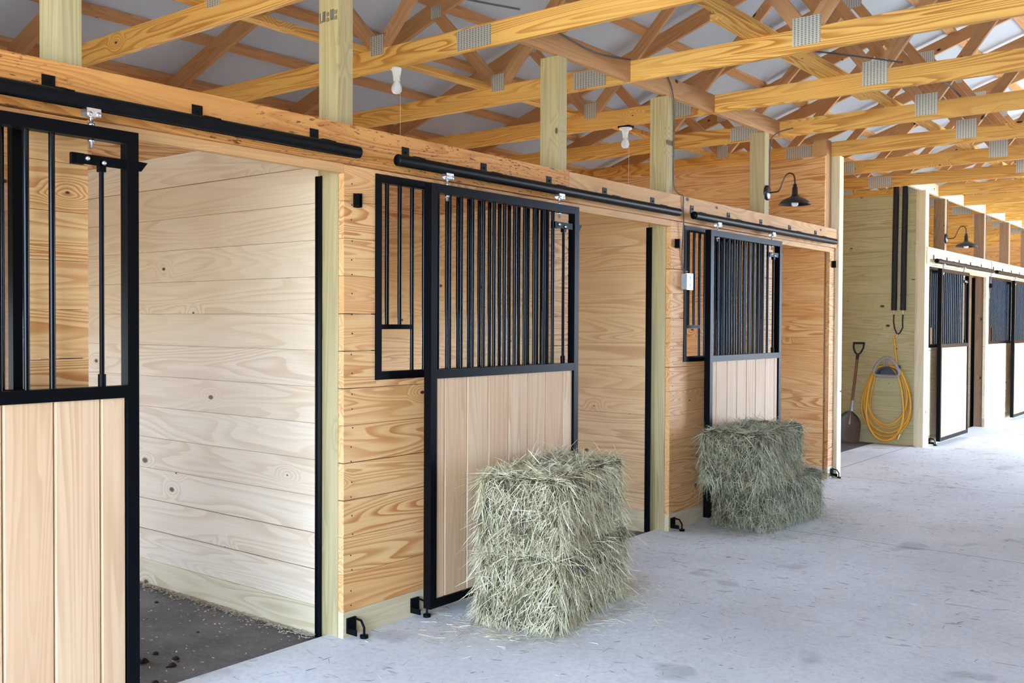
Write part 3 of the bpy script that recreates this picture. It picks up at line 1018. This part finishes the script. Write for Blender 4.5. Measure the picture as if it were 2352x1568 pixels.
def bale(cx, cy, yaw, L, W, z0, z1, lab, mat, n):
    t = thing('hay_bale', lab, 'hay bale', (cx, cy, z0), 'hay bales')
    c, s = math.cos(math.radians(yaw)), math.sin(math.radians(yaw))
    H = z1 - z0
    R = np.array([[c, -s, 0], [s, c, 0], [0, 0, 1]])
    ins = 0.018
    # pressed core: a rounded lumpy block, grooved where the twine bites
    nu = (10, 18, 9)
    mbc = MB()
    def lump(p):
        q = np.array(p, dtype=float)
        h = np.array([W / 2 - ins, L / 2 - ins, H / 2 - ins * 0.6])
        rr = 0.035
        inner = np.clip(q, -h + rr, h - rr)
        d = q - inner
        ln = np.linalg.norm(d)
        if ln > 1e-6:
            q = inner + d / ln * rr
        w = 0.009 * (math.sin(23 * q[0] + 3 * cx + 11 * q[2]) + math.sin(17 * q[1] + 9 * q[2] + cy) + math.sin(31 * q[2] + 7 * q[1]))
        g = 0.012 * (math.exp(-((q[0] - W * 0.2) / 0.02) ** 2) + math.exp(-((q[0] + W * 0.2) / 0.02) ** 2))
        nrm = d / ln if ln > 1e-6 else np.zeros(3)
        return q + nrm * (w - g)
    hw = np.array([W / 2 - ins, L / 2 - ins, H / 2 - ins * 0.6])
    for ax in range(3):
        o = [i for i in range(3) if i != ax]
        for sg in (-1, 1):
            na, nb2 = nu[o[0]], nu[o[1]]
            vs = []
            for i in range(na + 1):
                for j in range(nb2 + 1):
                    p = [0, 0, 0]
                    p[ax] = sg * hw[ax]; p[o[0]] = (2 * i / na - 1) * hw[o[0]]; p[o[1]] = (2 * j / nb2 - 1) * hw[o[1]]
                    q = R @ lump(p)
                    vs.append((q[0] + cx, q[1] + cy, q[2] + z0 + H / 2))
            fs = []
            for i in range(na):
                for j in range(nb2):
                    a0 = i * (nb2 + 1) + j
                    f = (a0, a0 + nb2 + 1, a0 + nb2 + 2, a0 + 1)
                    fs.append(f if (sg > 0) == (ax != 1) else tuple(reversed(f)))
            mbc.add(vs, fs, None, 0.5, True)
    mbc.build('bale_core', M['haycore'], t)
    # strands lying on and poking out of the sides and top
    areas = np.array([L * H, L * H, W * H, W * H, L * W])
    face = rng.choice(5, size=n, p=areas / areas.sum())
    u = rng.uniform(-1, 1, n); v = rng.uniform(-1, 1, n)
    # a little clumping
    u += 0.06 * np.sin(9 * v + 5 * u + cx); u = np.clip(u, -1, 1)
    P = np.zeros((n, 3)); N = np.zeros((n, 3))
    hx, hy, hz = W / 2 - 0.012, L / 2 - 0.012, H / 2 - 0.008
    for fi, (ax, sg) in enumerate(((0, 1), (0, -1), (1, -1), (1, 1), (2, 1))):
        k = face == fi
        o = [i for i in range(3) if i != ax]
        hh = (hx, hy, hz)
        P[k, ax] = sg * hh[ax]; N[k, ax] = sg
        P[k, o[0]] = u[k] * hh[o[0]]; P[k, o[1]] = v[k] * hh[o[1]]
    # round the edges
    h3 = np.array([hx, hy, hz]); rr = 0.04
    inner = np.clip(P, -h3 + rr, h3 - rr); d = P - inner
    ln = np.linalg.norm(d, axis=1)[:, None]
    P = inner + d / np.maximum(ln, 1e-6) * np.minimum(rr, np.maximum(ln, 1e-6))
    N = d / np.maximum(ln, 1e-6)
    # shag pattern: direction field changes slowly over the faces
    ph = 0.9 * np.sin(5 * P[:, 0] + 4 * P[:, 1] + cx * 3) + 0.8 * np.sin(9 * P[:, 2] + 6 * P[:, 1] + cy) + rng.normal(0, 1.9, n)
    tz = np.where(face == 4, 0, 1)
    T1 = np.cross(N, np.where(tz[:, None] == 1, np.array([[0, 0, 1.0]]), np.array([[1.0, 0, 0]])))
    T1 /= np.linalg.norm(T1, axis=1)[:, None] + 1e-6
    T2 = np.cross(N, T1)
    T2[T2[:, 2] > 0] *= -1
    ang = np.where(face == 4, rng.uniform(0, 6.28, n), 0.38 * ph)
    Dv = T1 * np.sin(ang)[:, None] + T2 * np.cos(ang)[:, None]
    out = np.abs(rng.normal(0.16, 0.3, n)); out[rng.random(n) < 0.05] += 0.7
    Dv = Dv + N * out[:, None]
    Dv /= np.linalg.norm(Dv, axis=1)[:, None]
    Ls = rng.gamma(2.2, 0.02, n) + 0.025
    Ws = rng.uniform(0.0014, 0.0034, n)
    big = rng.random(n) < 0.05
    Ls[big] *= 1.8; Ws[big] *= 1.4
    Ls = np.minimum(Ls, 0.17)
    curl = rng.normal(0, 0.006, (n, 3)); curl[:, 2] -= 0.16 * Ls * rng.random(n)
    P = P + N * rng.uniform(-0.012, 0.006, n)[:, None]
    P = P @ R.T + np.array([cx, cy, z0 + H / 2]); Dv = Dv @ R.T
    mb = MB(); strands(mb, P, Dv, Ls, Ws, curl, 0.128)
    o = mb.build('hay_strands', M[mat], t)
    o['kind'] = 'stuff'
    return t


bale(0.485, 4.20, 10, 0.93, 0.47, 0.0, 0.385, 'pale hay bale on the floor, bottom of the nearer stack', 'hay1', 15000)
bale(0.478, 4.19, 12, 0.92, 0.46, 0.385, 0.765, 'pale hay bale on top of the nearer stack', 'hay1', 15000)
bale(0.40, 7.10, -4, 0.96, 0.47, 0.0, 0.375, 'green hay bale on the floor, bottom of the farther stack', 'hay2', 11000)
bale(0.425, 6.76, 4, 0.93, 0.47, 0.375, 0.755, 'green hay bale set askew on top of the farther stack', 'hay2', 11000)


def litter(P, name, lab, mat, flat=0.12, l0=0.01, l1=0.014, w=(0.001, 0.0024)):
    n = len(P)
    a = rng.uniform(0, 6.28, n)
    Dv = np.stack([np.cos(a), np.sin(a), rng.normal(0.0, flat, n)], 1)
    Dv /= np.linalg.norm(Dv, axis=1)[:, None]
    mb = MB()
    strands(mb, P, Dv, rng.gamma(2.2, l1, n) + l0, rng.uniform(w[0], w[1], n), rng.normal(0, 0.006, (n, 3)) * np.array([1, 1, 0.2]))
    return tag(mb.build(name, M[mat], org=(float(P[:, 0].mean()), float(P[:, 1].mean()), 0)), lab, 'loose hay', None, 'stuff')


n = 1500
th = rng.uniform(0, 6.28, n); ra = np.abs(rng.normal(0, 0.14, n))
P = np.stack([0.5 + np.cos(th) * (0.26 + ra) - 0.02, 4.2 + np.sin(th) * (0.5 + ra), np.full(n, 0.005)], 1)
P[:, 0] = np.maximum(P[:, 0], 0.03)
litter(P, 'loose_hay', 'wisps of loose hay on the concrete round the nearer stack', 'hay1')
n = 900
th = rng.uniform(0, 6.28, n); ra = np.abs(rng.normal(0, 0.15, n))
P = np.stack([0.5 + np.cos(th) * (0.26 + ra), 7.05 + np.sin(th) * (0.55 + ra), np.full(n, 0.005)], 1)
P[:, 0] = np.maximum(P[:, 0], 0.03)
litter(P, 'loose_hay', 'wisps of loose hay on the concrete round the farther stack', 'hay2')
n = 2600
P = np.stack([0.05 + 3.2 * rng.beta(1.1, 2.2, n), rng.uniform(2.2, 12.5, n), np.full(n, 0.004)], 1)
litter(P, 'floor_litter', 'dark and pale bits of hay scattered along the aisle floor', 'litter', 0.06, 0.012, 0.012)
# shavings along the first divider and in the stall
n = 3000
P = np.stack([rng.uniform(-3.2, -0.19, n), 3.140 - np.abs(rng.gamma(1.1, 0.018, n)), np.full(n, -0.026)], 1)
P[:, 2] = -0.026 + np.maximum(0, 0.014 - (3.14 - P[:, 1]) * 0.2) * rng.random(n)


def chips(P, name, lab):
    n = len(P)
    mb = MB()
    for p in P:
        a = random.uniform(0, 6.28); s = random.uniform(0.003, 0.008); q = random.uniform(0.3, 0.6)
        c, d = math.cos(a) * s, math.sin(a) * s
        t1, t2 = random.uniform(0, 0.004), random.uniform(0, 0.004)
        mb.add([(p[0] - c - d * q, p[1] - d + c * q, p[2]), (p[0] + c - d * q, p[1] + d + c * q, p[2] + t1), (p[0] + c + d * q, p[1] + d - c * q, p[2] + t1 + t2), (p[0] - c + d * q, p[1] - d - c * q, p[2] + t2)], [(0, 1, 2, 3)])
    return tag(mb.build(name, M['shaving'], org=(-1.2, 2.8, -0.03)), lab, 'wood shavings', None, 'stuff')


chips(P, 'wood_shavings', 'pale wood shavings drifted along the foot of the first stall divider')
n = 900
P = np.stack([rng.uniform(-3.0, -0.13, n), rng.uniform(1.0, 3.05, n), np.full(n, -0.027)], 1)
chips(P, 'wood_shavings', 'sparse wood shavings scattered over the dark mat of the first stall')
mb = MB()
for i in range(75):
    x, y, r = random.uniform(-2.6, -0.25), random.uniform(1.4, 3.02), random.uniform(0.004, 0.017)
    if random.random() < 0.35:
        x, y, r = random.gauss(-0.75, 0.3), random.gauss(2.35, 0.12), random.uniform(0.01, 0.026)
    mb.lathe([(0, r * 0.9), (r * 0.7, r * 0.6), (r, 0.1 * r), (r * 0.9, 0.0)], (x, y, -0.0305), 7)
tag(mb.build('dried_dirt', M['dung'], org=(-1, 2.4, -0.03)), 'dark dried clumps of dirt strewn over the first stall mat', 'dirt', None, 'stuff')

# ------------------------------------------------------------------ alcove: shovel, hose, pipes
yw = 12.699
t = thing('scoop_shovel', 'wooden shafted scoop shovel leaning on the alcove wall', 'shovel', (-0.86, yw - 0.14, 0))
bx, tx = -0.90, -0.83
yb, yt = yw - 0.20, yw - 0.03
ax = lambda s: (bx + (tx - bx) * s, yb + (yt - yb) * s, 1.27 * s)
mb = MB(); mb.tube([ax(0.32), ax(0.5), ax(0.7), ax(0.88)], 0.0165, 12); mb.build('shaft', M['handle'], t)
mb = MB(); mb.tube([ax(0.18), ax(0.30), ax(0.42)], [0.024, 0.021, 0.019], 12); mb.build('socket', M['galv'], t)
mb = MB()
p = Vector(ax(0.88)); up = (Vector(ax(1)) - Vector(ax(0))).normalized()
mb.tube([p - up * 0.06, p], 0.019, 12)
w = 0.062
q = p + up * 0.15
mb.tube([p, p + up * 0.03 + Vector((-w * .6, 0, 0)), p + up * 0.09 + Vector((-w, 0, 0)), q + Vector((-w, 0, 0))], 0.011, 10)
mb.tube([p, p + up * 0.03 + Vector((w * .6, 0, 0)), p + up * 0.09 + Vector((w, 0, 0)), q + Vector((w, 0, 0))], 0.011, 10)
mb.tube([q + Vector((-w - 0.01, 0, 0)), q + Vector((w + 0.01, 0, 0))], 0.014, 10)
mb.build('d_grip', M['rubber'], t)
mb = MB()
nu_, nv_ = 12, 14
vs = []
for j in range(nv_ + 1):
    s = j / nv_
    hw_ = 0.165 * (1 - max(0, (s - 0.55) / 0.45) ** 2.2 * 0.75)
    for i in range(nu_ + 1):
        u_ = 2 * i / nu_ - 1
        c0 = Vector(ax(s * 0.31))
        vs.append((c0.x + u_ * hw_, c0.y - 0.055 * abs(u_) ** 2.5 - 0.02, 0.004 + c0.z))
fs = [(j * (nu_ + 1) + i, j * (nu_ + 1) + i + 1, (j + 1) * (nu_ + 1) + i + 1, (j + 1) * (nu_ + 1) + i) for j in range(nv_) for i in range(nu_)]
mb.add(vs, fs, None, 0.5, True)
vs2 = [(v[0], v[1] + 0.004, v[2]) for v in vs]
mb.add(vs2, [tuple(reversed(f)) for f in fs], None, 0.5, True)
mb.build('scoop_blade', M['blade'], t)

# hose hanger: rounded triangle ring with a saddle
hx, hz = -0.445, 0.965
t = thing('hose_hanger', 'grey plastic hose hanger screwed to the alcove wall', 'hose hanger', (hx, yw, hz))
out = [(-0.155, -0.075), (-0.12, -0.098), (0.0, -0.105), (0.12, -0.098), (0.155, -0.075), (0.15, -0.03), (0.115, 0.045), (0.06, 0.105), (0.0, 0.13), (-0.06, 0.105), (-0.115, 0.045), (-0.15, -0.03)]
mb = MB()
P = []
for i in range(len(out)):
    p0, p1, p2, p3 = [Vector(out[(i + j) % len(out)]) for j in (-1, 0, 1, 2)]
    for u in (0, .5):
        qq = 0.5 * ((2 * p1) + (-p0 + p2) * u + (2 * p0 - 5 * p1 + 4 * p2 - p3) * u * u + (-p0 + 3 * p1 - 3 * p2 + p3) * u ** 3)
        P.append((hx + qq[0], yw - 0.15, hz + qq[1]))
mb.tube(P, 0.016, 10, closed=True)
mb.tube([(hx, yw - 0.15, hz + 0.125), (hx, yw - 0.14, hz + 0.02)], 0.012, 8)
mb.build('front_ring', M['hanger'], t)
mb = MB()
arc = [(0.135 * math.cos(a), 0.095 * math.sin(a) - 0.075) for a in np.linspace(0, math.pi, 17)]
vs = []
for (a, b) in arc:
    vs += [(hx + a, yw - 0.145, hz + b), (hx + a, yw - 0.002, hz + b), (hx + a * 0.9, yw - 0.145, hz + b - 0.012), (hx + a * 0.9, yw - 0.002, hz + b - 0.012)]
fs = []
for i in range(16):
    o = 4 * i
    fs += [(o, o + 1, o + 5, o + 4), (o + 2, o + 6, o + 7, o + 3), (o, o + 4, o + 6, o + 2)]
mb.add(vs, fs, None, 0.5, True)
mb.box(hx - 0.13, hx + 0.13, yw - 0.012, yw - 0.001, hz - 0.09, hz + 0.03)
mb.build('saddle', plain('slate_plastic', hexl(74, 82, 90), 0.4), t)

# yellow hose: six hanging loops
t = thing('garden_hose', 'yellow garden hose coiled in long loops over the grey hanger', 'hose', (hx, yw - 0.08, 0.0))
mb = MB()
P = []
NL = 6
for L in range(NL):
    yy = yw - 0.035 - 0.018 * L
    hw_ = 0.23 + 0.075 * (((L * 2) % 5) / 4)
    zb = 0.05 + 0.20 * (((L * 3) % 5) / 4)
    dx = 0.015 * math.sin(L * 2.1) - 0.02
    for k in range(40):
        a = math.pi / 2 + 2 * math.pi * k / 40
        cs, sn = math.cos(a), math.sin(a)
        ztop = hz + 0.018
        zc = zb + 0.36
        if sn > 0:
            # upper part narrows to the saddle
            s = sn
            w_ = hw_ * (1 - s ** 1.6) + 0.125 * s ** 1.6 if s < 0.999 else 0.0
            x = w_ * (1 if cs > 0 else -1) * min(1, abs(cs) ** 0.5 * 1.3)
            z = zc + (ztop - zc) * s ** 0.9
        else:
            x = hw_ * cs
            z = zc + (zc - zb) * sn
        P.append((hx + dx + 0.01 + x, yy, max(z, 0.018)))
mb.tube(P, 0.0135, 10)
mb.tube([P[0], (hx + 0.10, yw - 0.06, hz + 0.06), (hx + 0.075, yw - 0.05, hz + 0.22), (hx + 0.06, yw - 0.04, hz + 0.33), (hx + 0.055, yw - 0.045, hz + 0.40)], 0.0125, 10)
mb.build('hose_coil', M['hose'], t)
mb = MB(); mb.tube([(hx + 0.18, yw - 0.16, 0.15), (hx + 0.165, yw - 0.165, 0.11), (hx + 0.15, yw - 0.165, 0.085)], 0.016, 10); mb.build('hose_coupling', M['brass'], t)

for x, lab in ((-0.395, 'left one of the two black insulated pipes in the alcove'), (-0.285, 'right one of the two black insulated pipes in the alcove')):
    t = thing('insulated_pipe', lab, 'pipe', (x, yw - 0.04, 1.68), 'insulated water pipes')
    mb = MB(); mb.tube([(x, yw - 0.036, 1.685), (x + 0.004, yw - 0.036, 2.4), (x + 0.012, yw - 0.036, 3.28)], 0.034, 16); mb.build('foam_sleeve', M['rubber'], t)
    mb = MB(); mb.tube([(x, yw - 0.036, 1.685), (x, yw - 0.036, 1.635)], 0.009, 10); mb.tube([(x - 0.04, yw - 0.05, 1.695), (x + 0.01, yw - 0.06, 1.69)], 0.007, 8); mb.build('valve', M['brass'], t)
t = thing('supply_hose', 'short black looped hose joining the two insulated pipes', 'hose', (-0.34, yw - 0.04, 1.35))
mb = MB(); mb.tube([(-0.395, yw - 0.036, 1.632), (-0.398, yw - 0.04, 1.55), (-0.385, yw - 0.04, 1.46), (-0.36, yw - 0.04, 1.40), (-0.34, yw - 0.042, 1.385), (-0.315, yw - 0.04, 1.41), (-0.285, yw - 0.04, 1.47), (-0.288, yw - 0.04, 1.55), (-0.285, yw - 0.036, 1.632)], 0.008, 10); mb.build('hose_loop', M['rubber'], t)
mb = MB(); mb.tube([(-0.345, yw - 0.042, 1.385), (-0.368, yw - 0.045, 1.345)], 0.014, 10); mb.build('y_fitting', M['brass'], t)

print('objects', len(bpy.data.objects))
